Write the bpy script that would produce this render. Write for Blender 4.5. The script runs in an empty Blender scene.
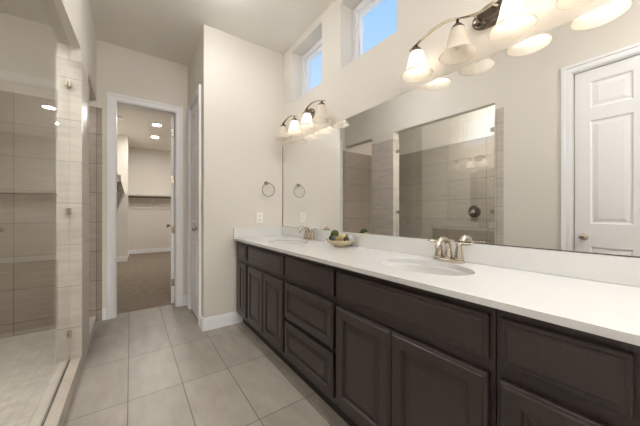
import bpy, bmesh, math, random
from mathutils import Vector, Matrix
random.seed(4)
C = bpy.context.scene.collection
PI = math.pi

# ------------------------------------------------------------------ camera, sky, exposure
cam_d = bpy.data.cameras.new('camera')
cam_d.lens = 15.0; cam_d.sensor_width = 36.0; cam_d.sensor_fit = 'HORIZONTAL'; cam_d.clip_start = 0.02
cam = bpy.data.objects.new('camera', cam_d); C.objects.link(cam)
cam.location = (0, 0, 1.177)
cam.rotation_euler = (PI/2, 0, -math.atan(189.2/266.67))
bpy.context.scene.camera = cam
vs = bpy.context.scene.view_settings
vs.view_transform = 'Standard'; vs.look = 'None'; vs.gamma = 1.0; vs.use_curve_mapping = False
EXPOSURE = 0.6
bpy.context.scene.cycles.diffuse_bounces = 10; bpy.context.scene.cycles.max_bounces = 16
vs.exposure = EXPOSURE
SKY = 0.84
LAMP = 11.0
FILL = 22.0  # base strength of the added fill domes
CLOSET = 320.0
FILL_REAR = 4.3; FILL_AISLE = 1.1; FILL_SHOWER_DOME = 46.0  # added fill domes: rear and aisle factors, shower strength
FILL_SHOWER = 800.0  # added fill cylinder in the shower

def lin(r, g, b):
    f = lambda c: (c/255/12.92) if c/255 <= 0.04045 else ((c/255+0.055)/1.055)**2.4
    return (f(r), f(g), f(b), 1)

w = bpy.data.worlds.new('world'); bpy.context.scene.world = w; w.use_nodes = True
nt = w.node_tree; nt.nodes.clear()
o_ = nt.nodes.new('ShaderNodeOutputWorld'); bg = nt.nodes.new('ShaderNodeBackground')
tc = nt.nodes.new('ShaderNodeTexCoord'); sp = nt.nodes.new('ShaderNodeSeparateXYZ')
rp = nt.nodes.new('ShaderNodeValToRGB')
rp.color_ramp.elements[0].position = 0.0; rp.color_ramp.elements[0].color = lin(232, 240, 250)
rp.color_ramp.elements[1].position = 0.75; rp.color_ramp.elements[1].color = lin(128, 186, 246)
ns = nt.nodes.new('ShaderNodeTexNoise'); ns.inputs['Scale'].default_value = 3.0; ns.inputs['Detail'].default_value = 5
cr = nt.nodes.new('ShaderNodeValToRGB'); cr.color_ramp.elements[0].position = 0.66; cr.color_ramp.elements[1].position = 0.95
mx = nt.nodes.new('ShaderNodeMix'); mx.data_type = 'RGBA'; mx.inputs['B'].default_value = (0.9, 0.93, 0.97, 1)
L = nt.links.new
L(tc.outputs['Generated'], sp.inputs[0]); L(sp.outputs['Z'], rp.inputs[0])
L(tc.outputs['Generated'], ns.inputs['Vector']); L(ns.outputs['Fac'], cr.inputs[0])
L(cr.outputs['Color'], mx.inputs['Factor']); L(rp.outputs[0], mx.inputs['A']); L(mx.outputs['Result'], bg.inputs[0])
bg.inputs[1].default_value = SKY; L(bg.outputs[0], o_.inputs[0])

# ------------------------------------------------------------------ materials
def new_mat(name):
    m = bpy.data.materials.new(name); m.use_nodes = True
    n = m.node_tree.nodes; b = n['Principled BSDF']
    return m, m.node_tree, b
def noise(nt, scale, detail=4, vec=None, stretch=None):
    t = nt.nodes.new('ShaderNodeTexNoise'); t.inputs['Scale'].default_value = scale; t.inputs['Detail'].default_value = detail
    g = nt.nodes.new('ShaderNodeNewGeometry')
    src = vec or g.outputs['Position']
    if stretch:
        mp = nt.nodes.new('ShaderNodeMapping'); mp.inputs['Scale'].default_value = stretch
        nt.links.new(src, mp.inputs[0]); src = mp.outputs[0]
    nt.links.new(src, t.inputs['Vector'])
    return t
def mixcol(nt, fac, a, b):
    m = nt.nodes.new('ShaderNodeMix'); m.data_type = 'RGBA'
    for k, v in (('Factor', fac), ('A', a), ('B', b)):
        if isinstance(v, (tuple, float, int)): m.inputs[k].default_value = v
        else: nt.links.new(v, m.inputs[k])
    return m.outputs['Result']
def simple(name, col, rough=0.5, metal=0.0, var=0.04, scale=8, coat=0.0, bump=0.0, bscale=200, spec=0.5):
    m, nt, b = new_mat(name)
    d = tuple(c*(1-var) for c in col[:3])+(1,); u = tuple(min(1, c*(1+var)) for c in col[:3])+(1,)
    t = noise(nt, scale)
    nt.links.new(mixcol(nt, t.outputs['Fac'], d, u), b.inputs['Base Color'])
    b.inputs['Roughness'].default_value = rough; b.inputs['Metallic'].default_value = metal
    b.inputs['Coat Weight'].default_value = coat; b.inputs['Specular IOR Level'].default_value = spec
    if bump:
        t2 = noise(nt, bscale, 2); bn = nt.nodes.new('ShaderNodeBump'); bn.inputs['Strength'].default_value = bump
        bn.inputs['Distance'].default_value = 0.002
        nt.links.new(t2.outputs['Fac'], bn.inputs['Height']); nt.links.new(bn.outputs[0], b.inputs['Normal'])
    return m
M = {}
M['paint'] = simple('wall paint', lin(220, 215, 207), 0.75, var=0.01, scale=2, bump=0.08, bscale=260, spec=0.3)
M['ceiling'] = simple('ceiling paint', lin(232, 229, 223), 0.85, var=0.01, scale=2, bump=0.08, bscale=200, spec=0.2)
M['trim'] = simple('white trim paint', lin(236, 237, 240), 0.4, var=0.01)
M['door'] = simple('white door paint', lin(230, 230, 231), 0.45, var=0.01)
M['plastic'] = simple('white plastic', lin(235, 233, 228), 0.35, var=0.01)
M['slot'] = simple('dark slot', lin(40, 38, 36), 0.6)
M['nickel'] = simple('brushed nickel', lin(200, 190, 176), 0.24, metal=1.0, var=0.05, scale=60)
M['satin'] = simple('satin nickel', lin(160, 150, 138), 0.3, metal=1.0, var=0.05, scale=60)
M['bronze'] = simple('dark polished nickel', lin(120, 110, 100), 0.2, metal=1.0, var=0.05, scale=60)
M['white_quartz'] = simple('white quartz', lin(219, 219, 218), 0.16, var=0.025, scale=5)
M['porcelain'] = simple('white porcelain', lin(208, 207, 205), 0.12, var=0.01)
M['dark_channel'] = simple('tarnished mirror edge', lin(62, 56, 48), 0.5, var=0.5, scale=40)
M['moss'] = simple('green moss', lin(72, 82, 36), 0.9, var=0.5, scale=120, bump=1.0, bscale=160)
M['slate_ball'] = simple('grey blue glaze', lin(92, 96, 100), 0.5, var=0.3, scale=60)
M['dark_ball'] = simple('dark brown twig', lin(74, 64, 54), 0.8, var=0.5, scale=100, bump=0.8, bscale=160)
M['gold_ball'] = simple('gold straw', lin(150, 128, 78), 0.55, var=0.35, scale=80, bump=0.6, bscale=160)
M['cream_ball'] = simple('cream glaze', lin(190, 176, 128), 0.6, var=0.3, scale=90)
M['lilac_ball'] = simple('pale lilac glaze', lin(192, 192, 202), 0.4, var=0.1, scale=60)
M['silver_glass'] = simple('mottled champagne glass', lin(214, 203, 174), 0.25, metal=0.5, var=0.35, scale=70)
M['drain'] = simple('drain metal', lin(170, 165, 158), 0.3, metal=1.0)
M['rubber'] = simple('dark bulb base', lin(120, 110, 100), 0.5)
M['silver_shelf'] = simple('white melamine', lin(214, 210, 204), 0.5, var=0.01)

def wood():
    m, nt, b = new_mat('espresso stained maple')
    g = nt.nodes.new('ShaderNodeTexCoord')
    t = noise(nt, 26, 6, g.outputs['Object'], (1, 6, 0.6))
    t2 = noise(nt, 3, 3, g.outputs['Object'], (1, 2, 0.7))
    r = nt.nodes.new('ShaderNodeValToRGB'); r.color_ramp.elements[0].position = 0.3; r.color_ramp.elements[1].position = 0.75
    nt.links.new(t.outputs['Fac'], r.inputs[0])
    c1 = mixcol(nt, r.outputs[0], lin(46, 37, 34), lin(68, 56, 52))
    c2 = mixcol(nt, t2.outputs['Fac'], c1, lin(54, 45, 42))
    nt.links.new(c2, b.inputs['Base Color'])
    b.inputs['Roughness'].default_value = 0.38; b.inputs['Coat Weight'].default_value = 0.15; b.inputs['Coat Roughness'].default_value = 0.3
    return m
M['wood'] = wood()
M['toe'] = simple('dark toe board', lin(44, 38, 35), 0.6)

def tile(name, axis, w, h, off, ca, cb, mortar, msize, streak, rough=0.35):
    """stacked rectangular tiles laid in world metres; axis: which coordinates run along width / height"""
    m, nt, b = new_mat(name)
    g = nt.nodes.new('ShaderNodeNewGeometry'); s = nt.nodes.new('ShaderNodeSeparateXYZ'); nt.links.new(g.outputs['Position'], s.inputs[0])
    def lincomb(ax, o):
        src = None
        if ax == 'xy':
            a = nt.nodes.new('ShaderNodeMath'); a.operation = 'ADD'
            nt.links.new(s.outputs['X'], a.inputs[0]); nt.links.new(s.outputs['Y'], a.inputs[1]); src = a.outputs[0]
        else: src = s.outputs[ax.upper()]
        a = nt.nodes.new('ShaderNodeMath'); a.operation = 'ADD'; nt.links.new(src, a.inputs[0]); a.inputs[1].default_value = o
        return a.outputs[0]
    cmb = nt.nodes.new('ShaderNodeCombineXYZ')
    nt.links.new(lincomb(axis[0], off[0]+w*40), cmb.inputs[0]); nt.links.new(lincomb(axis[1], off[1]+h*40), cmb.inputs[1])
    br = nt.nodes.new('ShaderNodeTexBrick'); br.offset = 0.0; br.squash = 1.0
    br.inputs['Scale'].default_value = 1.0; br.inputs['Brick Width'].default_value = w; br.inputs['Row Height'].default_value = h
    br.inputs['Mortar Size'].default_value = msize; br.inputs['Mortar Smooth'].default_value = 0.1
    br.inputs['Color1'].default_value = ca; br.inputs['Color2'].default_value = cb; br.inputs['Mortar'].default_value = mortar
    nt.links.new(cmb.outputs[0], br.inputs['Vector'])
    t = noise(nt, 6, 5, g.outputs['Position'], streak)
    r = nt.nodes.new('ShaderNodeValToRGB'); r.color_ramp.elements[0].position = 0.3; r.color_ramp.elements[1].position = 0.7
    r.color_ramp.elements[0].color = (0.86, 0.86, 0.86, 1); r.color_ramp.elements[1].color = (1.08, 1.08, 1.08, 1)
    nt.links.new(t.outputs['Fac'], r.inputs[0])
    mu = nt.nodes.new('ShaderNodeMix'); mu.data_type = 'RGBA'; mu.blend_type = 'MULTIPLY'; mu.inputs['Factor'].default_value = 1
    nt.links.new(br.outputs['Color'], mu.inputs['A']); nt.links.new(r.outputs[0], mu.inputs['B'])
    nt.links.new(mu.outputs['Result'], b.inputs['Base Color'])
    b.inputs['Roughness'].default_value = rough
    bn = nt.nodes.new('ShaderNodeBump'); bn.invert = True; bn.inputs['Strength'].default_value = 0.4; bn.inputs['Distance'].default_value = 0.002
    nt.links.new(br.outputs['Fac'], bn.inputs['Height']); nt.links.new(bn.outputs[0], b.inputs['Normal'])
    return m
M['floor_tile'] = tile('floor tile', ('x', 'y'), 0.307, 0.615, (0.015, -1.44), lin(149, 141, 131), lin(155, 147, 137), lin(100, 94, 86), 0.003, (2.2, 0.8, 1), 0.38)
M['shower_tile'] = tile('shower wall tile', ('xy', 'z'), 0.61, 0.318, (0.199, -1.397+0.318*10), lin(150, 139, 126), lin(158, 147, 134), lin(92, 84, 75), 0.003, (0.8, 0.8, 6), 0.35)
M['jamb_tile'] = tile('shower jamb tile', ('xy', 'z'), 0.61, 0.305, (0.3, -1.25+0.305*10), lin(190, 182, 172), lin(195, 187, 177), lin(150, 142, 132), 0.0025, (0.8, 0.8, 5), 0.35)
M['curb_tile'] = tile('curb tile', ('y', 'x'), 0.61, 0.305, (0.1, 0.43), lin(180, 170, 158), lin(186, 176, 164), lin(138, 129, 118), 0.002, (0.8, 0.8, 4), 0.35)
M['pan_tile'] = tile('shower floor mosaic', ('x', 'y'), 0.052, 0.052, (0, 0), lin(190, 181, 169), lin(202, 193, 181), lin(172, 164, 153), 0.002, (3, 3, 3), 0.45)

def carpet():
    m, nt, b = new_mat('brown cut pile carpet')
    t = noise(nt, 9, 8); t2 = noise(nt, 300, 2)
    r = nt.nodes.new('ShaderNodeValToRGB'); r.color_ramp.elements[0].position = 0.35; r.color_ramp.elements[1].position = 0.65
    nt.links.new(t.outputs['Fac'], r.inputs[0])
    nt.links.new(mixcol(nt, r.outputs[0], lin(134, 121, 107), lin(147, 134, 119)), b.inputs['Base Color'])
    b.inputs['Roughness'].default_value = 1.0
    bn = nt.nodes.new('ShaderNodeBump'); bn.inputs['Strength'].default_value = 0.6; bn.inputs['Distance'].default_value = 0.006
    nt.links.new(t2.outputs['Fac'], bn.inputs['Height']); nt.links.new(bn.outputs[0], b.inputs['Normal'])
    return m
M['carpet'] = carpet()

def pane(name, tint, base=0.03):
    """clear sheet glass: straight transmission plus a Schlick mirror reflection on each face"""
    m = bpy.data.materials.new(name); m.use_nodes = True; nt = m.node_tree; nt.nodes.clear()
    out = nt.nodes.new('ShaderNodeOutputMaterial'); tr = nt.nodes.new('ShaderNodeBsdfTransparent'); gl = nt.nodes.new('ShaderNodeBsdfGlossy')
    tr.inputs[0].default_value = tint; gl.inputs['Roughness'].default_value = 0.0
    lw = nt.nodes.new('ShaderNodeLayerWeight'); lw.inputs['Blend'].default_value = 0.5
    p = nt.nodes.new('ShaderNodeMath'); p.operation = 'POWER'; p.inputs[1].default_value = 5
    ma = nt.nodes.new('ShaderNodeMath'); ma.operation = 'MULTIPLY_ADD'; ma.inputs[1].default_value = 0.3; ma.inputs[2].default_value = base
    mixn = nt.nodes.new('ShaderNodeMixShader'); l = nt.links.new
    l(lw.outputs['Facing'], p.inputs[0]); l(p.outputs[0], ma.inputs[0]); l(ma.outputs[0], mixn.inputs[0])
    l(tr.outputs[0], mixn.inputs[1]); l(gl.outputs[0], mixn.inputs[2]); l(mixn.outputs[0], out.inputs[0])
    return m
M['shower_glass'] = pane('clear shower glass', (0.96, 0.97, 0.962, 1), 0.135)
M['window_glass'] = pane('window glass', (0.97, 0.98, 0.985, 1))

def mirror_mat():
    m, nt, b = new_mat('silvered mirror')
    b.inputs['Base Color'].default_value = (0.90, 0.905, 0.90, 1); b.inputs['Metallic'].default_value = 1; b.inputs['Roughness'].default_value = 0.0
    return m
M['mirror'] = mirror_mat()
def shade_mat():
    m = bpy.data.materials.new('alabaster glass'); m.use_nodes = True; nt = m.node_tree; nt.nodes.clear(); l = nt.links.new
    out = nt.nodes.new('ShaderNodeOutputMaterial'); tl = nt.nodes.new('ShaderNodeBsdfTranslucent'); df = nt.nodes.new('ShaderNodeBsdfDiffuse')
    gl = nt.nodes.new('ShaderNodeBsdfGlossy'); gl.inputs['Roughness'].default_value = 0.15; gl.inputs[0].default_value = (0.9, 0.88, 0.85, 1)
    t = noise(nt, 30, 4); c = mixcol(nt, t.outputs['Fac'], (0.86, 0.79, 0.68, 1), (0.96, 0.92, 0.85, 1))
    l(c, tl.inputs[0]); l(c, df.inputs[0])
    a = nt.nodes.new('ShaderNodeMixShader'); a.inputs[0].default_value = 0.42; l(tl.outputs[0], a.inputs[1]); l(df.outputs[0], a.inputs[2])
    b = nt.nodes.new('ShaderNodeMixShader'); b.inputs[0].default_value = 0.06; l(a.outputs[0], b.inputs[1]); l(gl.outputs[0], b.inputs[2])
    l(b.outputs[0], out.inputs[0])
    return m
M['shade'] = shade_mat()
def emit(name, col, s):
    m, nt, b = new_mat(name); b.inputs['Base Color'].default_value = (0.9, 0.88, 0.84, 1)
    b.inputs['Emission Color'].default_value = col; b.inputs['Emission Strength'].default_value = s
    return m
M['bulb_lit'] = emit('lit bulb', (1.0, 0.94, 0.84, 1), LAMP)
M['bulb_off'] = simple('frosted bulb', lin(225, 215, 198), 0.3, var=0.01)
M['lens_closet'] = emit('lit closet downlight', (1.0, 0.96, 0.91, 1), CLOSET)
M['fill_shower'] = emit('added shower fill', (1.0, 1.0, 1.0, 1), FILL_SHOWER)  # from here on: emitters of the added fill lamps
M['fill_shower_dome'] = emit('added shower fill dome', (1.0, 1.0, 1.0, 1), FILL_SHOWER_DOME)
M['fill_rear'] = emit('added rear fill dome', (1.0, 1.0, 1.0, 1), FILL*FILL_REAR)
M['fill_aisle'] = emit('added aisle fill dome', (1.0, 1.0, 1.0, 1), FILL*FILL_AISLE)
M['fill_near'] = emit('added near fill dome', (1.0, 1.0, 1.0, 1), FILL*0.55)

# ------------------------------------------------------------------ mesh builder
class MB:
    def __init__(s): s.v = []; s.f = []; s.sm = []
    def add(s, vs, fs, smooth=False):
        k = len(s.v); s.v += [tuple(v) for v in vs]
        for f in fs: s.f.append(tuple(i+k for i in f)); s.sm.append(smooth)
        return s
    def box(s, x0, x1, y0, y1, z0, z1):
        v = [(x, y, z) for x in (x0, x1) for y in (y0, y1) for z in (z0, z1)]
        return s.add(v, [(0, 1, 3, 2), (4, 6, 7, 5), (0, 4, 5, 1), (2, 3, 7, 6), (0, 2, 6, 4), (1, 5, 7, 3)])
    def rings(s, rings, smooth=True, cap0=True, cap1=True):
        n = len(rings[0]); vs = [p for r in rings for p in r]; fs = []
        for i in range(len(rings)-1):
            for j in range(n):
                a = i*n+j; b = i*n+(j+1) % n; fs.append((a, b, b+n, a+n))
        s.add(vs, fs, smooth)
        if cap0: s.add(rings[0], [tuple(range(n))[::-1]])
        if cap1: s.add(rings[-1], [tuple(range(n))])
        return s
    def lathe(s, prof, c=(0, 0, 0), axis='z', n=24, cap0=True, cap1=True, sx=1, sy=1):
        R = []
        for r, h in prof:
            ring = []
            for k in range(n):
                a = 2*PI*k/n; p = (r*math.cos(a)*sx, r*math.sin(a)*sy, h)
                if axis == 'x': p = (p[2], p[0], p[1])
                elif axis == 'y': p = (p[1], p[2], p[0])
                ring.append((c[0]+p[0], c[1]+p[1], c[2]+p[2]))
            R.append(ring)
        return s.rings(R, True, cap0, cap1)
    def tube(s, pts, rad, n=10, flat=None, up=(0, 0, 1)):
        """round tube, or a flat strap when flat = (half across, half thick)"""
        pts = [Vector(p) for p in pts]; R = []
        for i, p in enumerate(pts):
            t = (pts[min(i+1, len(pts)-1)]-pts[max(i-1, 0)]).normalized()
            u = Vector(up); side = t.cross(u)
            if side.length < 1e-4: side = t.cross(Vector((1, 0, 0)))
            side.normalize(); nn = side.cross(t).normalized()
            r = rad[i] if isinstance(rad, (list, tuple)) else rad
            ring = []
            for k in range(n):
                a = 2*PI*k/n
                if flat: ring.append(p+side*flat[0]*math.cos(a)+nn*flat[1]*math.sin(a))
                else: ring.append(p+side*r*math.cos(a)+nn*r*math.sin(a))
            R.append(ring)
        return s.rings(R, True)
    def torus(s, c, R, r, ax='z', n=40, m=10):
        rings = []
        for i in range(n):
            a = 2*PI*i/n; ring = []
            for j in range(m):
                b = 2*PI*j/m; q = (R+r*math.cos(b)); p = (q*math.cos(a), q*math.sin(a), r*math.sin(b))
                if ax == 'y': p = (p[0], p[2], p[1])
                elif ax == 'x': p = (p[2], p[0], p[1])
                ring.append((c[0]+p[0], c[1]+p[1], c[2]+p[2]))
            rings.append(ring)
        rings.append(rings[0])
        return s.rings(rings, True, False, False)
    def ball(s, c, rx, ry=None, rz=None, n=20, m=12, lump=0.0):
        ry = ry or rx; rz = rz or rx; R = []
        for i in range(1, m):
            t = PI*i/m; ring = []
            for k in range(n):
                a = 2*PI*k/n; q = 1+lump*math.sin(5*a+3*t)*math.sin(7*t)
                ring.append((c[0]+rx*q*math.sin(t)*math.cos(a), c[1]+ry*q*math.sin(t)*math.sin(a), c[2]-rz*q*math.cos(t)))
            R.append(ring)
        k = len(R)*n
        s.rings(R, True, False, False)
        for ring, z in ((R[0], -rz), (R[-1], rz)):
            s.add(ring+[(c[0], c[1], c[2]+z)], [(j, (j+1) % n, n) for j in range(n)], True)
        return s
    def nested(s, T, x0, x1, y0, y1, loops):
        """concentric rectangles (inset, height) mapped by T(u, v, n) -> xyz; the innermost is closed"""
        R = [[T(x0+i, y0+i, h), T(x1-i, y0+i, h), T(x1-i, y1-i, h), T(x0+i, y1-i, h)] for i, h in loops]
        return s.rings(R, False, False, True)
    def build(s, name, mat, parent=None, bevel=0.0, loc=None):
        me = bpy.data.meshes.new(name); me.from_pydata(s.v, [], s.f); me.update()
        for p, q in zip(me.polygons, s.sm): p.use_smooth = q
        bm = bmesh.new(); bm.from_mesh(me); bmesh.ops.remove_doubles(bm, verts=bm.verts, dist=1e-5)
        bmesh.ops.recalc_face_normals(bm, faces=bm.faces); bm.to_mesh(me); bm.free()
        me.materials.append(mat)
        o = bpy.data.objects.new(name, me); C.objects.link(o)
        if parent: o.parent = parent
        if loc: o.location = loc
        if bevel:
            b = o.modifiers.new('bevel', 'BEVEL'); b.width = bevel; b.segments = 2; b.limit_method = 'ANGLE'; b.angle_limit = 0.6
        return o
def tag(o, label=None, cat=None, group=None, kind=None):
    if label: o['label'] = label
    if cat: o['category'] = cat
    if group: o['group'] = group
    if kind: o['kind'] = kind
    return o
def thing(name, label, cat, loc=(0, 0, 0), rotz=0, group=None):
    o = bpy.data.objects.new(name, None); C.objects.link(o); o.empty_display_size = 0.05
    o.location = loc; o.rotation_euler = (0, 0, rotz)
    return tag(o, label, cat, group)
def struct(name, mb, mat, label=None, cat=None, parent=None, bevel=0.0):
    o = mb.build(name, mat, parent, bevel)
    if not parent: tag(o, label, cat, None, 'structure')
    return o
def copy_tree(o, parent=None):
    c = o.copy(); C.objects.link(c)
    if parent: c.parent = parent
    for ch in list(o.children): copy_tree(ch, c)
    return c

# ------------------------------------------------------------------ room shell
XM = 1.479; YB = 2.846; YD = 3.774; XL = -0.304; XLN = -0.357; XLI = -0.43; XS = -1.42; XA = 0.595; ZC = 3.063
YR = -1.7; HB = 2.405; TT = 2.305
struct('floor', MB().box(XLN, 1.65, YR-0.1, YB, -0.1, 0).box(XL, XA+0.1, YB, 3.915, -0.1, 0), M['floor_tile'], 'beige stone look tile floor laid in straight rows of long tiles', 'floor')
struct('ceiling', MB().box(-1.6, XM+0.2, YR-0.1, YD+0.12, ZC, ZC+0.1).box(-1.6, 2.4, YD+0.12, 9.6, ZC, ZC+0.1), M['ceiling'], 'beige painted flat ceiling', 'ceiling')
# mirror wall with two clerestory openings
W = [(2.053, 2.638), (1.18, 1.778)]; WZ0, WZ1 = 2.418, 2.99
XW1 = XM+0.21
mb = MB().box(XM, XW1, YR-0.1, YB+0.12, 0, WZ0).box(XM, XW1, YR-0.1, YB+0.12, WZ1, ZC)
mb.box(XM, XW1, YR-0.1, W[1][0], WZ0, WZ1).box(XM, XW1, W[1][1], W[0][0], WZ0, WZ1).box(XM, XW1, W[0][1], YB+0.12, WZ0, WZ1)
struct('wall_right', mb, M['paint'], 'beige painted wall behind the mirror with two high windows', 'wall')
struct('wall_back', MB().box(XA, XM, YB, YB+0.12, 0, ZC), M['paint'], 'beige wall at the far end of the vanity with towel ring', 'wall')
DA0, DA1, DH = 3.05, 3.575, 2.432          # door in the alcove's right side
mb = MB().box(XA, XA+0.12, YB+0.12, DA0, 0, ZC).box(XA, XA+0.12, DA1, YD, 0, ZC).box(XA, XA+0.12, DA0, DA1, DH, ZC)
struct('wall_alcove', mb, M['paint'], 'beige side wall of the alcove holding a narrow white door', 'wall')
CX0, CX1, CH = -0.136, 0.463, 2.437        # closet doorway
mb = MB().box(-1.55, CX0, YD, YD+0.12, 0, ZC).box(CX1, 2.3, YD, YD+0.12, 0, ZC).box(CX0, CX1, YD, YD+0.12, CH, ZC)
struct('wall_closet', mb, M['paint'], 'beige wall around the open closet doorway', 'wall')
# left wall: near piece with the entry door, header, column
LD0, LD1, LDH = -0.17, 0.653, 2.452
YO = 1.288; YC0 = 2.66; YC1 = 3.09
mb = MB().box(XLI, XLN, YR-0.1, LD0, 0, ZC).box(XLI, XLN, LD1, YO, 0, ZC).box(XLI, XLN, LD0, LD1, LDH, ZC).box(XLI, XL, YC0, YD, HB, ZC).box(XLI-0.03, XLI, LD0-0.1, LD1+0.1, 0, LDH+0.1)  # last box: unseen backing added behind the door to block sky light
mb.add([(x, y, z) for x, y in ((XLI, YO), (XLN, YO), (XL, YC0), (XLI, YC0)) for z in (HB, ZC)], [(0, 1, 3, 2), (2, 3, 5, 4), (4, 5, 7, 6), (6, 7, 1, 0), (0, 2, 4, 6), (1, 7, 5, 3)])
struct('wall_left', mb, M['paint'], 'beige wall and header over the shower openings', 'wall')
struct('wall_column', MB().box(XLI, XL, YC0, YC1, TT, HB), M['paint'], 'beige painted top of the column between the two shower openings', 'wall')
struct('trim_1', MB().box(XLI-0.006, XL+0.006, YC0-0.006, YC1+0.006, 0, TT), M['jamb_tile'], 'tan tiled column between shower glass and walk-in gap', 'tile')
struct('trim_2', MB().box(XLI-0.006, XLN+0.006, 1.208, YO+0.006, 0, TT+0.02), M['jamb_tile'], 'tan tile strip framing the near side of the shower glass', 'tile')
struct('trim_3', MB().box(XS, -0.257, YD-0.012, YD, 0, TT+0.02), M['shower_tile'], 'brown tiled end wall of the shower beside the closet door', 'tile')
struct('trim_4', MB().box(XS, XS+0.012, 1.2, YD-0.012, 0, TT+0.02), M['shower_tile'], 'brown tiled long wall of the shower', 'tile')
struct('wall_shower', MB().box(XS-0.12, XS, 1.08, YD, 0, ZC).box(XS, XLI, 1.08, 1.2, 0, ZC), M['paint'], 'beige painted wall above the shower tile', 'wall')
struct('floor_shower', MB().box(XS+0.012, XLI, 1.2, YD-0.012, -0.1, 0.0), M['pan_tile'], 'pale mosaic shower floor', 'floor')
struct('trim_5', MB().box(XLI, XL, YO+0.006, YC0-0.006, 0, 0.1).box(XLI, XL, YC1+0.006, YD-0.012, 0, 0.06), M['curb_tile'], 'low beige tiled curb under the shower glass', 'curb', bevel=0.003)
struct('wall_rear', MB().box(-1.6, 1.8, YR-0.1, YR, 0, ZC), M['paint'], 'beige wall behind the camera', 'wall')
# closet shell
struct('floor_closet', MB().box(-0.6, 2.3, 3.915, 9.5, -0.1, 0.004), M['carpet'], 'brown carpet in the closet', 'floor')
struct('wall_closet_left', MB().box(-0.6, -0.48, YD+0.12, 8.05, 0, ZC).box(-0.6, -0.056, 8.05, 9.35, 0, ZC), M['paint'], 'beige left side of the closet with a boxed out corner', 'wall')
struct('wall_closet_back', MB().box(-0.6, 2.3, 9.35, 9.47, 0, ZC), M['paint'], 'beige far wall of the closet', 'wall')
struct('wall_closet_right', MB().box(2.18, 2.3, YD+0.12, 9.35, 0, ZC), M['paint'], 'beige right side of the closet', 'wall')

# windows
def window(name, y0, y1, label):
    xf = XM+0.137
    mb = MB(); f = 0.045
    def frame(x0, x1, a, b, c, d, wd):
        mb.box(x0, x1, a, a+wd, c, d).box(x0, x1, b-wd, b, c, d).box(x0, x1, a+wd, b-wd, c, c+wd).box(x0, x1, a+wd, b-wd, d-wd, d)
    frame(xf, XW1+0.01, y0, y1, WZ0, WZ1, f)
    frame(xf+0.03, XW1, y0+f, y1-f, WZ0+f, WZ1-f, 0.025)
    o = mb.build(name, M['trim'], None, 0.002); tag(o, label, 'window', None, 'structure')
    MB().box(xf+0.048, xf+0.054, y0+f+0.024, y1-f-0.024, WZ0+f+0.024, WZ1-f-0.024).build('window_pane', M['window_glass'], o)
window('window_1', *W[0], 'small square high window nearest the far corner')
window('window_2', *W[1], 'small square high window between the two vanity lights')

# ------------------------------------------------------------------ doors
def grid_face(mb, T, wd, ht, panels, loops, h):
    xs = sorted({0, wd} | {p[0] for p in panels} | {p[1] for p in panels}); ys = sorted({0, ht} | {p[2] for p in panels} | {p[3] for p in panels})
    for i in range(len(xs)-1):
        for j in range(len(ys)-1):
            cx, cy = (xs[i]+xs[i+1])/2, (ys[j]+ys[j+1])/2
            if any(p[0] < cx < p[1] and p[2] < cy < p[3] for p in panels): continue
            mb.add([T(xs[i], ys[j], h), T(xs[i+1], ys[j], h), T(xs[i+1], ys[j+1], h), T(xs[i], ys[j+1], h)], [(0, 1, 2, 3)])
    for p in panels: mb.nested(T, *p, [(a, h+b) for a, b in loops])
PL = [(0, 0), (0.012, -0.009), (0.024, -0.009), (0.05, -0.003)]
def six_panel(wd, ht, th):
    """door leaf: x across 0..wd, z up, y thickness 0..th, moulded panels on both faces"""
    st = 0.1 if wd > 0.7 else 0.085; mu = 0.1 if wd > 0.7 else 0.07
    pw = (wd-2*st-mu)/2
    zs = [(0.24, 0.87), (1.075, 1.99), (2.10, 2.335)]
    k = ht/2.44
    P = [(st+i*(pw+mu), st+i*(pw+mu)+pw, a*k, b*k) for i in (0, 1) for a, b in zs]
    mb = MB()
    grid_face(mb, lambda u, v, n: (u, -n, v), wd, ht, P, PL, 0)
    grid_face(mb, lambda u, v, n: (u, th+n, v), wd, ht, P, PL, 0)
    for a, b in (((0, 0), (0, 1)), ((0, 0), (1, 0))): pass
    mb.add([(0, 0, 0), (0, th, 0), (0, th, ht), (0, 0, ht)], [(0, 1, 2, 3)]); mb.add([(wd, 0, 0), (wd, th, 0), (wd, th, ht), (wd, 0, ht)], [(0, 1, 2, 3)])
    mb.add([(0, 0, 0), (wd, 0, 0), (wd, th, 0), (0, th, 0)], [(0, 1, 2, 3)]); mb.add([(0, 0, ht), (wd, 0, ht), (wd, th, ht), (0, th, ht)], [(0, 1, 2, 3)])
    return mb
def knob(parent, x, z, y, sgn, name='door_knob'):
    """round knob with rose on the face at y, pointing along sgn*y"""
    mb = MB(); pr = [(0.032, 0), (0.032, 0.006), (0.026, 0.010), (0.012, 0.012), (0.011, 0.03), (0.022, 0.036), (0.028, 0.046), (0.027, 0.056), (0.019, 0.064), (0.008, 0.067)]
    mb.lathe([(r, sgn*h) for r, h in pr], (x, y, z), 'y', 20)
    k = mb.build(name, M['nickel'], parent)
    k['label'] = 'satin nickel knob'
    mb = MB().lathe([(0.006, sgn*0.0665), (0.006, sgn*0.0685)], (x, y, z), 'y', 12)
    mb.build('lock_button', M['slot'], k)
    return k
def hinge(parent, x, y, z, name='hinge'):
    return MB().box(x-0.018, x+0.004, y-0.004, y, z-0.045, z+0.045).lathe([(0.006, -0.048), (0.006, 0.048)], (x+0.006, y-0.004, z), 'z', 10).build(name, M['nickel'], parent)
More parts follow.
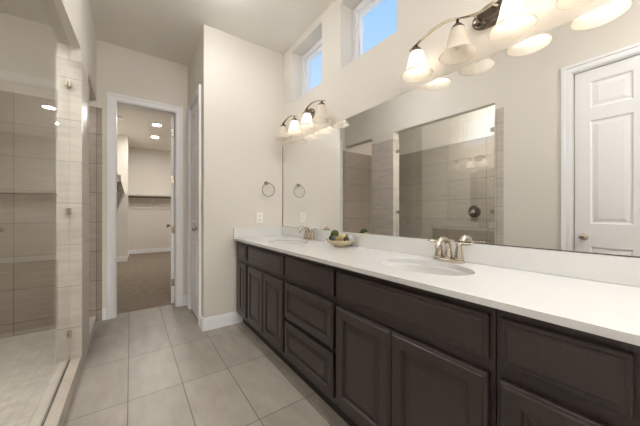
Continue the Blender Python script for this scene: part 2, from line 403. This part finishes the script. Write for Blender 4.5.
# left wall door seen in the mirror: leaf runs along Y, room face at x = XL - 0.012
d = six_panel(LD1-LD0-0.022, LDH-0.02, 0.035).build('door_1', M['door']); tag(d, 'white six panel entry door seen only in the mirror', 'door', None, 'structure')
d.location = (XLN-0.012, LD1-0.011, 0.01); d.rotation_euler = (0, 0, -PI/2)     # local x -> -Y, local y -> +X
d.location.x -= 0.035
knob(d, 0.062, 0.955, 0.035, 1)
# alcove door: leaf along Y, room face at x = XA + 0.01
d = six_panel(DA1-DA0-0.012, DH-0.015, 0.035).build('door_2', M['door']); tag(d, 'narrow white door closed in the alcove side wall', 'door', None, 'structure')
d.location = (XA+0.006, DA1-0.006, 0.01); d.rotation_euler = (0, 0, -PI/2)
knob(d, DA1-DA0-0.012-0.06, 1.0, 0.0, -1)
# open closet door
d = six_panel(CX1-CX0-0.012, CH-0.015, 0.035).build('door_3', M['door']); tag(d, 'white closet door swung open, seen edge on', 'door', None, 'structure')
d.location = (CX1-0.008, YD+0.125, 0.012); d.rotation_euler = (0, 0, PI/2-math.radians(7.2))
knob(d, CX1-CX0-0.012-0.06, 0.98, 0.035, 1); knob(d, CX1-CX0-0.012-0.06, 0.98, 0.0, -1)
for z in (0.27, 0.95, 1.6, 2.2): MB().box(-0.003, 0.0, 0.004, 0.031, z-0.045, z+0.045).lathe([(0.006, -0.047), (0.006, 0.047)], (-0.005, -0.002, z), 'z', 10).build('hinge', M['nickel'], d)

# casings (with the jamb lining) : one mesh per doorway
CW = 0.072
def casing(name, T, a0, a1, h, depth, label, sides=True):
    """T(a, n, z): a along the wall, n out of the wall"""
    mb = MB()
    def bx(a, b, n0, n1, z0, z1):
        p = [T(x, n, z) for x in (a, b) for n in (n0, n1) for z in (z0, z1)]
        mb.add(p, [(0, 1, 3, 2), (4, 6, 7, 5), (0, 4, 5, 1), (2, 3, 7, 6), (0, 2, 6, 4), (1, 5, 7, 3)])
    g = 0.004
    for s, a in ((-1, a0), (1, a1)):
        i, o = sorted((a+s*g, a+s*(g+CW))); bx(i, o, 0, 0.012, 0, h+g)
        i, o = sorted((a+s*(g+CW-0.024), a+s*(g+CW+0.001))); bx(i, o, 0.0121, 0.02, 0, h+g+CW-0.024)
        i, o = sorted((a+s*0.014, a+s*0.030)); bx(i, o, 0.0121, 0.016, 0, h+0.014)
        i, o = sorted((a+s*0.0, a-s*0.005)); bx(i, o, -depth-0.001, 0.004, 0, h-0.005)                    # jamb lining
    bx(a0-g-CW, a1+g+CW, 0, 0.012, h+g+0.0001, h+g+CW)
    bx(a0-g-CW-0.001, a1+g+CW+0.001, 0.0121, 0.02, h+g+CW-0.0239, h+g+CW+0.001)
    bx(a0-0.030, a1+0.030, 0.0121, 0.016, h+0.0141, h+0.030)
    bx(a0, a1, -depth-0.001, 0.004, h-0.005, h)
    return struct(name, mb, M['trim'], label, 'door casing')
casing('trim_6', lambda a, n, z: (XLN+n, a, z), LD0, LD1, LDH, 0.012, 'white casing around the entry door seen in the mirror')
casing('trim_7', lambda a, n, z: (XA-n, a, z), DA0, DA1, DH, 0.005, 'white casing around the narrow alcove door')
casing('trim_8', lambda a, n, z: (a, YD-n, z), CX0, CX1, CH, 0.12, 'white casing around the open closet doorway')

# baseboards
def base(name, T, a0, a1, label, h=0.125):
    mb = MB()
    for n, z0, z1 in ((0.015, 0, h-0.022), (0.011, h-0.022, h-0.008), (0.007, h-0.008, h)):
        p = [T(x, m, z) for x in (a0, a1) for m in (0, n) for z in (z0, z1)]
        mb.add(p, [(0, 1, 3, 2), (4, 6, 7, 5), (0, 4, 5, 1), (2, 3, 7, 6), (0, 2, 6, 4), (1, 5, 7, 3)])
    return struct(name, mb, M['trim'], label, 'baseboard')
base('baseboard_back', lambda a, n, z: (a, YB-n, z), XA, 1.0, 'white baseboard between the vanity and the outer wall corner')
base('baseboard_alcove', lambda a, n, z: (XA-n, a, z), YB-0.015, DA0-CW-0.012, 'white baseboard wrapping the outer wall corner into the alcove')
base('baseboard_closet_side', lambda a, n, z: (a, YD-n, z), -0.256, CX0-CW-0.012, 'short white baseboard left of the closet doorway')
base('baseboard_closet_door', lambda a, n, z: (a, YD-n, z), CX1+CW+0.012, XA, 'short white baseboard right of the closet doorway')
base('baseboard_alcove_corner', lambda a, n, z: (XA-n, a, z), DA1+CW+0.012, YD-0.016, 'short white baseboard in the alcove corner')
base('baseboard_closet_back', lambda a, n, z: (a, 9.35-n, z), -0.056, 2.18, 'white baseboard along the far closet wall')
base('baseboard_closet_corner', lambda a, n, z: (a, 8.05-n, z), -0.48, -0.041, 'white baseboard on the boxed out closet corner')
base('baseboard_closet_return', lambda a, n, z: (-0.056+n, a, z), 8.035, 9.334, 'white baseboard on the side of the boxed out closet corner')
base('baseboard_left', lambda a, n, z: (XLN+n, a, z), LD1+CW+0.012, 1.207, 'white baseboard between entry door and shower')

# ------------------------------------------------------------------ shower glass and valve
t = thing('shower_screen', 'frameless clear glass panel standing on the shower curb', 'glass panel', ((XL+XLI)/2, (YO+YC0)/2, 0.1))
gx = 0.0; hl = (YC0-YO)/2-0.010
MB().box(-0.005, 0.005, -hl, hl, 0.0062, HB-0.104).build('glass', M['shower_glass'], t)
MB().box(-0.006, 0.006, -hl, hl, 0.0, 0.005).build('bottom_seal', M['dark_channel'], t)
for s in (-1, 1):
    for z in (0.295, 1.19, 2.115):
        y = s*(hl-0.018)
        mb = MB().box(-0.013, -0.0052, y-0.022, y+0.022, z-0.1-0.022, z-0.1+0.022).box(0.0052, 0.013, y-0.022, y+0.022, z-0.1-0.022, z-0.1+0.022)
        e = s*(hl+0.0035); mb.box(-0.013, 0.013, min(s*(hl+0.0005), e), max(s*(hl+0.0005), e), z-0.122, z-0.078)
        mb.build('clamp', M['nickel'], t, 0.001)
t = thing('shower_valve', 'round dark metal shower valve on the tiled wall, seen in the mirror', 'shower valve', (XS+0.012, 1.99, 1.2))
MB().lathe([(0.095, 0), (0.095, 0.004), (0.088, 0.010), (0.05, 0.014)], (0, 0, 0), 'x', 32).build('escutcheon', M['bronze'], t)
MB().lathe([(0.034, 0.014), (0.03, 0.05), (0.022, 0.056), (0.02, 0.07), (0.012, 0.074)], (0, 0, 0), 'x', 20).tube([(0.062, 0, 0), (0.066, 0.03, -0.02), (0.068, 0.07, -0.03)], [0.012, 0.010, 0.007]).build('handle', M['nickel'], t)

# ------------------------------------------------------------------ vanity
XF = 0.922; XD = XF-0.002; ZK = 0.12; ZT = 0.892
DOORP = [(0, 0), (0, 0.012), (0.003, 0.015), (0.010, 0.015), (0.013, 0.020), (0.054, 0.020), (0.060, 0.008), (0.067, 0.008), (0.098, 0.018), (0.102, 0.018)]
SLABP = [(0, 0), (0, 0.009), (0.003, 0.012), (0.010, 0.012), (0.013, 0.016), (0.020, 0.016), (0.024, 0.020)]
DRAWP = [(0, 0), (0, 0.012), (0.003, 0.015), (0.010, 0.015), (0.013, 0.020), (0.042, 0.020), (0.048, 0.008), (0.055, 0.008), (0.078, 0.018), (0.082, 0.018)]
def front(name, parent, y0, y1, z0, z1, prof):
    o = MB().nested(lambda u, v, n: (XD-(n+0.007 if n > 0 else n), u, v), y0, y1, z0, z1, prof).build(name, M['wood'], parent)
    return o
def cabinet(y0, y1, fronts, label):
    t = thing('vanity_cabinet', label, 'cabinet', (0, 0, 0), 0, 'dark vanity cabinets under the white top')
    g = 0.0015; a, b = y0+g, y1-g
    mb = MB()
    # face frame built around its openings
    zs = sorted({f[3] for f in fronts})
    mb.box(XF, XF+0.02, a, b, ZK, ZT)
    mb.box(XF+0.02, XM-0.02, a, a+0.016, ZK, ZT).box(XF+0.02, XM-0.02, b-0.016, b, ZK, ZT)
    mb.box(XF+0.02, XM-0.02, a+0.016, b-0.016, ZK, ZK+0.016)
    body = mb.build('body', M['wood'], t, 0.0015)
    MB().box(XF+0.065, XF+0.08, a, b, 0.0, ZK).build('toe_kick', M['toe'], t)
    for n, p0, p1, z0, z1, pr in fronts: front(n, t, p0, p1, z0, z1, pr)
    return t
ZD = (0.722, 0.862)
cabinet(2.472, 2.845, [('drawer', 2.488, 2.70, *ZD, SLABP), ('door', 2.488, 2.70, 0.165, 0.678, [(i*0.82, h) for i, h in DOORP])], 'narrow dark brown cabinet against the far wall with one small drawer and door')
cabinet(1.72, 2.472, [('drawer_front', 1.734, 2.44, *ZD, SLABP), ('door', 2.092, 2.44, 0.165, 0.678, DOORP), ('door', 1.734, 2.082, 0.165, 0.678, DOORP)], 'dark brown two door cabinet under the farther sink')
cabinet(1.133, 1.72, [('drawer', 1.146, 1.706, *ZD, SLABP), ('drawer', 1.146, 1.706, 0.433, 0.684, DRAWP), ('drawer', 1.146, 1.706, 0.165, 0.404, DRAWP)], 'dark brown stack of three drawers between the two sinks')
cabinet(0.357, 1.133, [('drawer_front', 0.373, 1.12, *ZD, SLABP), ('door', 0.7505, 1.12, 0.165, 0.678, DOORP), ('door', 0.373, 0.7455, 0.165, 0.678, DOORP)], 'dark brown two door cabinet under the nearer sink')
cabinet(-0.02, 0.357, [('drawer', 0.08, 0.341, *ZD, SLABP), ('door', 0.08, 0.341, 0.165, 0.678, DOORP)], 'dark brown cabinet at the right edge with a wide stile, nearest the camera')

ZW = 0.915; XC = 0.885; XE = XM-0.002
SINKS = [(1.175, 2.165), (1.185, 0.785)]; SA, SB = 0.160, 0.235
mb = MB(); zb = ZW-0.022
Y0, Y1 = -0.03, YB-0.002
def slab(y0, y1): mb.box(XC, XE, y0, y1, zb, ZW)
cuts = [(c[1]-0.27, c[1]+0.27) for c in sorted(SINKS, key=lambda q: q[1])]
slab(Y0, cuts[0][0]); slab(cuts[0][1], cuts[1][0]); slab(cuts[1][1], Y1)
for cx, cy in SINKS:
    N = 64; y0, y1 = cy-0.27, cy+0.27
    angs = [2*PI*k/N for k in range(N)]
    cor = [math.atan2(y-cy, x-cx) % (2*PI) for x in (XC, XE) for y in (y0, y1)]
    angs = sorted(set(angs) | set(cor))
    inn, out = [], []
    for a in angs:
        c, s = math.cos(a), math.sin(a)
        r = 1/math.sqrt((c/SA)**2+(s/SB)**2); inn.append((cx+r*c, cy+r*s))
        tt = min(((XE-cx)/c if c > 1e-9 else (XC-cx)/c if c < -1e-9 else 9e9), (0.27/abs(s) if abs(s) > 1e-9 else 9e9)); out.append((cx+tt*c, cy+tt*s))
    n = len(angs)
    mb.rings([[(x, y, zb) for x, y in out], [(x, y, ZW) for x, y in out], [(x, y, ZW) for x, y in inn], [(x, y, zb) for x, y in inn]], False, False, False)
top = mb.build('countertop', M['white_quartz']); tag(top, 'long white quartz countertop with two oval sink cutouts', 'countertop')
tag(MB().box(XM-0.022, XE, Y0, Y1, ZW+0.0003, 1.017).build('backsplash', M['white_quartz'], None, 0.002), 'long low white quartz backsplash strip under the mirror', 'backsplash')
tag(MB().box(XC+0.005, XM-0.0225, Y1-0.018, Y1, ZW+0.0003, 1.017).build('side_splash', M['white_quartz'], None, 0.002), 'short white quartz splash strip on the far wall at the end of the countertop', 'backsplash')
for (cx, cy), lb in zip(SINKS, ('white oval undermount sink nearer the far wall', 'white oval undermount sink nearer the camera')):
    t = thing('sink', lb, 'sink', (cx, cy, zb), 0, 'oval undermount sinks')
    prof = [(1.08, -0.001), (0.985, -0.001), (0.975, -0.02), (0.93, -0.06), (0.82, -0.10), (0.6, -0.128), (0.3, -0.14), (0.1, -0.143)]
    out = [(0.1, -0.150), (0.32, -0.148), (0.63, -0.137), (0.86, -0.108), (0.97, -0.066), (1.02, -0.022), (1.08, -0.012)]
    mb = MB().lathe([(r, z) for r, z in prof+out+prof[:1]], (0, 0, 0), 'z', 48, False, False, SA, SB)
    mb.build('basin', M['porcelain'], t)
    MB().lathe([(0.0215, -0.1435), (0.0235, -0.1400), (0.021, -0.139), (0.015, -0.1405), (0.008, -0.1365)], (0, 0, 0), 'z', 24).build('drain', M['drain'], t)

# mirror
MZ0, MZ1 = 1.0185, 1.966
t = MB().box(XM-0.0065, XM-0.0005, -0.025, YB-0.003, MZ0, MZ1).build('mirror', M['mirror']); tag(t, 'wide frameless mirror covering the wall above the vanity', 'mirror')
MB().box(XM-0.0085, XM-0.0066, -0.025, 0.78, MZ0-0.0005, MZ0+0.0035).build('tarnished_edge', M['dark_channel'], t)['label'] = 'dark tarnished lower edge'
MB().box(XM-0.0095, XM-0.0066, YB-0.008, YB-0.003, MZ0, MZ1).build('edge_strip', M['bronze'], t)

# ------------------------------------------------------------------ faucets
def faucet(loc, label):
    t = thing('faucet', label, 'faucet', loc, 0, 'brushed nickel faucets')
    # base plate
    R = []
    for i, h in ((0, 0), (0, 0.010), (0.005, 0.016)):
        ring = []
        for k in range(32):
            a = 2*PI*k/32; x = (0.027-i)*math.cos(a); y = (0.080-i)*math.sin(a)
            y = math.copysign(min(abs(y)*1.25, 0.080-i), y)
            ring.append((x, y, h))
        R.append(ring)
    MB().rings(R).build('base_plate', M['nickel'], t)
    MB().lathe([(0.024, 0.016), (0.021, 0.03), (0.016, 0.06), (0.0145, 0.072)], (0, 0, 0), 'z', 20).tube(
        [(0, 0, 0.06), (-0.002, 0, 0.085), (-0.012, 0, 0.106), (-0.032, 0, 0.121), (-0.060, 0, 0.125), (-0.088, 0, 0.114), (-0.106, 0, 0.095), (-0.112, 0, 0.076)],
        [0.0145, 0.0145, 0.0145, 0.014, 0.0135, 0.013, 0.0125, 0.013], 14).build('spout', M['nickel'], t)
    for s in (-1, 1):
        h = MB().lathe([(0.026, 0.016), (0.0235, 0.03), (0.015, 0.080), (0.0135, 0.091), (0.016, 0.095), (0.016, 0.103), (0.008, 0.108)], (0, s*0.055, 0), 'z', 20).build('handle', M['nickel'], t)
        MB().tube([(0, s*0.055, 0.099), (0.0, s*0.08, 0.101), (-0.002, s*0.105, 0.102), (-0.004, s*0.122, 0.104)], [0.008, 0.0075, 0.0065, 0.004], 12).build('lever', M['nickel'], h)
    return t
faucet((1.405, 2.165, ZW), 'brushed nickel arched faucet at the sink near the far wall')
faucet((1.405, 0.775, ZW), 'brushed nickel arched faucet at the sink nearer the camera')

# ------------------------------------------------------------------ bowl of decorative balls
BX, BY = 1.334, 1.60
t = thing('decorative_bowl', 'shallow mottled champagne glass bowl of decorative balls on the countertop', 'bowl', (BX, BY, ZW))
pr = [(0.05, 0.0), (0.052, 0.006), (0.046, 0.010), (0.075, 0.018), (0.100, 0.034), (0.115, 0.052), (0.119, 0.056), (0.113, 0.053), (0.098, 0.037), (0.066, 0.027), (0.02, 0.018)]
R = []
for j, (r, h) in enumerate(pr):
    R.append([((r+(0.003*math.cos(10*2*PI*k/40) if r > 0.09 else 0))*math.cos(2*PI*k/40), (r+(0.003*math.cos(10*2*PI*k/40) if r > 0.09 else 0))*math.sin(2*PI*k/40), h+(0.003*math.cos(10*2*PI*k/40) if r > 0.1 else 0)) for k in range(40)])
MB().rings(R).build('dish', M['silver_glass'], t)
for nm, x, y, z, r, m, lb in (
    ('moss_ball', -0.022, 0.048, 0.098, 0.034, 'moss', 'round green moss ball on top of the bowl'),
    ('glazed_ball', -0.050, 0.018, 0.066, 0.025, 'slate_ball', 'grey blue glazed ball at the front of the bowl'),
    ('twig_ball', -0.030, 0.078, 0.068, 0.022, 'dark_ball', 'dark brown ball at the left rim of the bowl'),
    ('straw_ball', -0.048, -0.036, 0.066, 0.026, 'gold_ball', 'gold straw ball at the front right of the bowl'),
    ('cream_ball', 0.010, -0.012, 0.076, 0.030, 'cream_ball', 'cream ball in the middle of the bowl'),
    ('twig_ball', -0.012, -0.078, 0.068, 0.022, 'dark_ball', 'dark brown ball at the right rim of the bowl'),
    ('straw_ball', 0.046, 0.044, 0.068, 0.026, 'gold_ball', 'gold straw ball at the back of the bowl beside the mirror'),
    ('moss_ball', 0.052, -0.006, 0.074, 0.024, 'moss', 'small green moss ball at the back of the bowl'),
    ('glazed_ball', 0.044, -0.055, 0.070, 0.025, 'lilac_ball', 'pale lilac ball at the back right of the bowl')):
    tag(MB().ball((0, 0, 0), r, lump=0.03 if 'moss' in nm or 'twig' in nm or 'straw' in nm else 0).build(nm, M[m], None, 0, (BX+x, BY+y, ZW+z-0.004)), lb, 'ball', 'decorative balls in the bowl')

# ------------------------------------------------------------------ towel ring, outlet
t = thing('towel_ring', 'brushed nickel towel ring on the far wall above the outlet', 'towel ring', (1.262, YB, 1.517))
MB().lathe([(0.022, 0), (0.022, -0.005), (0.014, -0.010), (0.009, -0.02), (0.008, -0.045), (0.010, -0.053), (0.006, -0.058)], (0, 0, 0), 'y', 20).build('post', M['satin'], t)
MB().torus((0.008, -0.05, -0.078), 0.074, 0.0042, 'y').build('ring', M['satin'], t)
t = thing('wall_outlet', 'white electrical outlet on the far wall above the countertop', 'outlet', (1.185, YB, 1.123))
MB().box(-0.038, 0.038, -0.006, 0, -0.06, 0.06).build('cover_plate', M['plastic'], t, 0.003)
for z in (-0.023, 0.023):
    r = MB().box(-0.017, 0.017, -0.009, -0.006, z-0.015, z+0.015).build('receptacle', M['plastic'], t, 0.002)
    MB().box(-0.008, -0.0055, -0.0095, -0.009, z-0.006, z+0.007).box(0.0055, 0.008, -0.0095, -0.009, z-0.006, z+0.007).build('slot', M['slot'], r)

# ------------------------------------------------------------------ vanity lights
SX = -0.108                                     # shade axis from the wall
def strap(y):
    a = abs(y)
    if a <= 0.21: return 2.143+0.055*(0.5-0.5*math.cos(PI*a/0.21))
    return 2.198-0.046*(1-math.cos((a-0.21)/0.19*PI/2))
def vanity_light(yc, lit, label):
    t = thing('vanity_light', label, 'wall lamp', (XM, yc, 0), 0, 'four shade vanity lights above the mirror')
    MB().lathe([(1.0, 0), (1.0, -0.008), (0.94, -0.018), (0.80, -0.024), (0.3, -0.028)], (0, 0, 2.17), 'x', 36, True, True, 0.095, 0.058).build('wall_plate', M['bronze'], t)
    for y in (-0.045, 0.045):
        MB().tube([(-0.02, y, 2.165), (-0.07, y, 2.158), (SX, y, strap(y))], 0.006, 10).build('post', M['nickel'], t)
    ys = [-0.405+0.81*k/48 for k in range(49)]
    MB().tube([(SX, y, strap(y)) for y in ys], 1, 12, (0.011, 0.004)).build('bar', M['nickel'], t)
    for k, y in enumerate((0.36, 0.12, -0.12, -0.36)):
        zc = strap(y); Z = lambda pr: [(q, z) for q, z in pr]
        MB().lathe([(0.007, zc-0.003), (0.007, 2.150), (0.018, 2.147), (0.033, 2.128), (0.036, 2.121), (0.033, 2.121), (0.016, 2.135)], (SX, y, 0), 'z', 20).build('shade_cap', M['bronze'], t)
        pr = [(0.0325, 2.126), (0.036, 2.118), (0.041, 2.098), (0.046, 2.070), (0.053, 2.044), (0.063, 2.018), (0.077, 1.999), (0.0875, 1.990)]
        MB().lathe(pr, (SX, y, 0), 'z', 32, False, False).torus((SX, y, 1.990), 0.0875, 0.0022, 'z', 32, 6).build('lamp_shade', M['shade'], t)
        MB().lathe([(0.012, 2.134), (0.013, 2.090)], (SX, y, 0), 'z', 12).build('socket', M['rubber'], t)
        MB().lathe([(0.013, 2.090), (0.015, 2.078), (0.023, 2.062), (0.026, 2.048), (0.023, 2.034), (0.014, 2.024), (0.005, 2.021)], (SX, y, 0), 'z', 12).build('bulb', M['bulb_lit' if lit[k] else 'bulb_off'], t)['label'] = 'glowing bulb' if lit[k] else 'unlit bulb'
    return t
vanity_light(2.265, (0, 1, 1, 0), 'nickel four shade vanity light near the far corner, middle two bulbs lit')
vanity_light(0.590, (1, 0, 1, 1), 'nickel four shade vanity light nearer the camera, second bulb unlit')

# ------------------------------------------------------------------ closet fittings
def downlight(x, y, mat, label, r=0.075):
    t = thing('downlight', label, 'ceiling light', (x, y, ZC), 0, 'round recessed ceiling lights')
    MB().lathe([(r+0.018, 0), (r+0.018, -0.004), (r, -0.007), (r-0.004, -0.001)], (0, 0, 0), 'z', 28).build('trim_ring', M['plastic'], t)
    MB().lathe([(r-0.004, -0.0035), (r-0.004, -0.006)], (0, 0, 0), 'z', 20).build('lens', M[mat], t)
downlight(0.458, 6.68, 'lens_closet', 'lit round downlight in the closet ceiling, nearer one')
downlight(0.49, 7.77, 'lens_closet', 'lit round downlight in the closet ceiling, farther one')
t = MB().box(-0.25, -0.13, 6.49, 6.61, ZC-0.03, ZC).lathe([(0.02, ZC-0.036), (0.02, ZC-0.03)], (-0.19, 6.55, 0), 'z', 14).build('smoke_detector', M['plastic'], None, 0.006)
tag(t, 'small white detector on the closet ceiling at the left', 'detector')
ZS = 1.72
t = thing('closet_shelf', 'white shelf with hanging rod across the far closet wall', 'shelf', (0, 9.35, ZS))
MB().box(-0.056+0.001, 2.179, -0.30, -0.001, -0.02, 0.0).box(-0.055, 2.179, -0.312, -0.3001, -0.05, 0.0).build('shelf_board', M['silver_shelf'], t)
MB().box(-0.055, 2.179, -0.02, -0.001, -0.09, -0.02).build('wall_cleat', M['silver_shelf'], t)
MB().tube([(-0.054, -0.25, -0.095), (2.178, -0.25, -0.095)], 0.016, 12).build('rod', M['bronze'], t)
for x in (0.52, 1.4):
    MB().box(x-0.012, x+0.012, -0.29, -0.02, -0.032, -0.02).box(x-0.012, x+0.012, -0.02, -0.002, -0.36, -0.02).tube([(x, -0.28, -0.03), (x, -0.2, -0.15), (x, -0.01, -0.33)], 0.009, 8).build('bracket', M['plastic'], t)
tag(MB().box(-0.055, 2.179, 9.33, 9.349, 1.30, 1.38).build('wall_rail', M['silver_shelf']), 'thin pale rail on the far closet wall below the shelf', 'rail')
ZL = 1.65; XLS = 0.365
t = thing('closet_shelf', 'white shelf with dark rod along the left closet wall', 'shelf', (-0.48, 4.85, ZL))
MB().box(0.001, XLS, 0, 3.19, -0.02, 0.0).build('shelf_board', M['silver_shelf'], t)
MB().tube([(0.29, 0.01, -0.06), (0.29, 3.19, -0.06)], 0.016, 12).build('rod', M['bronze'], t)
MB().box(0.001, XLS, -0.012, 0.0, -0.02, 0.085).build('end_panel', M['plastic'], t)
for y in (1.0, 2.6):
    MB().box(0.001, 0.018, y-0.012, y+0.012, -0.36, -0.02).tube([(0.33, y, -0.03), (0.22, y, -0.14), (0.012, y, -0.33)], 0.009, 8).build('bracket', M['plastic'], t)

# ------------------------------------------------------------------ unseen fill lamps added to brighten room and shower
def dome(x, y, label, mat='fill_near'):
    t = thing('fill_lamp', label, 'ceiling light', (x, y, ZC), 0, 'added dome fill lamps')
    MB().lathe([(0.17, 0), (0.17, -0.02), (0.155, -0.024)], (0, 0, 0), 'z', 32).build('collar', M['nickel'], t)
    MB().lathe([(0.155, -0.025), (0.15, -0.05), (0.125, -0.08), (0.08, -0.098), (0.02, -0.105)], (0, 0, 0), 'z', 24).build('globe', M[mat], t)
dome(0.75, 0.1, 'added unseen fill dome above the vanity, nearer the camera')
dome(0.6, -0.95, 'added unseen fill dome behind the camera', 'fill_rear')
dome(0.55, 2.1, 'added unseen fill dome above the aisle near the alcove', 'fill_aisle')
dome(-0.82, 1.42, 'added unseen fill dome inside the shower', 'fill_shower_dome')  # added to lift the shower walls, out of view
t = thing('fill_cylinder', 'added unseen fill cylinder under the shower ceiling', 'ceiling light', (-0.85, 2.0, ZC))  # added fill for the shower, its tube shades the upper walls
MB().lathe([(0.082, 0), (0.082, -0.15), (0.074, -0.15), (0.074, -0.03)], (0, 0, 0), 'z', 28, True, False).build('shade', M['plastic'], t)
MB().lathe([(0.073, -0.03), (0.073, -0.033)], (0, 0, 0), 'z', 20).build('lens', M['fill_shower'], t)
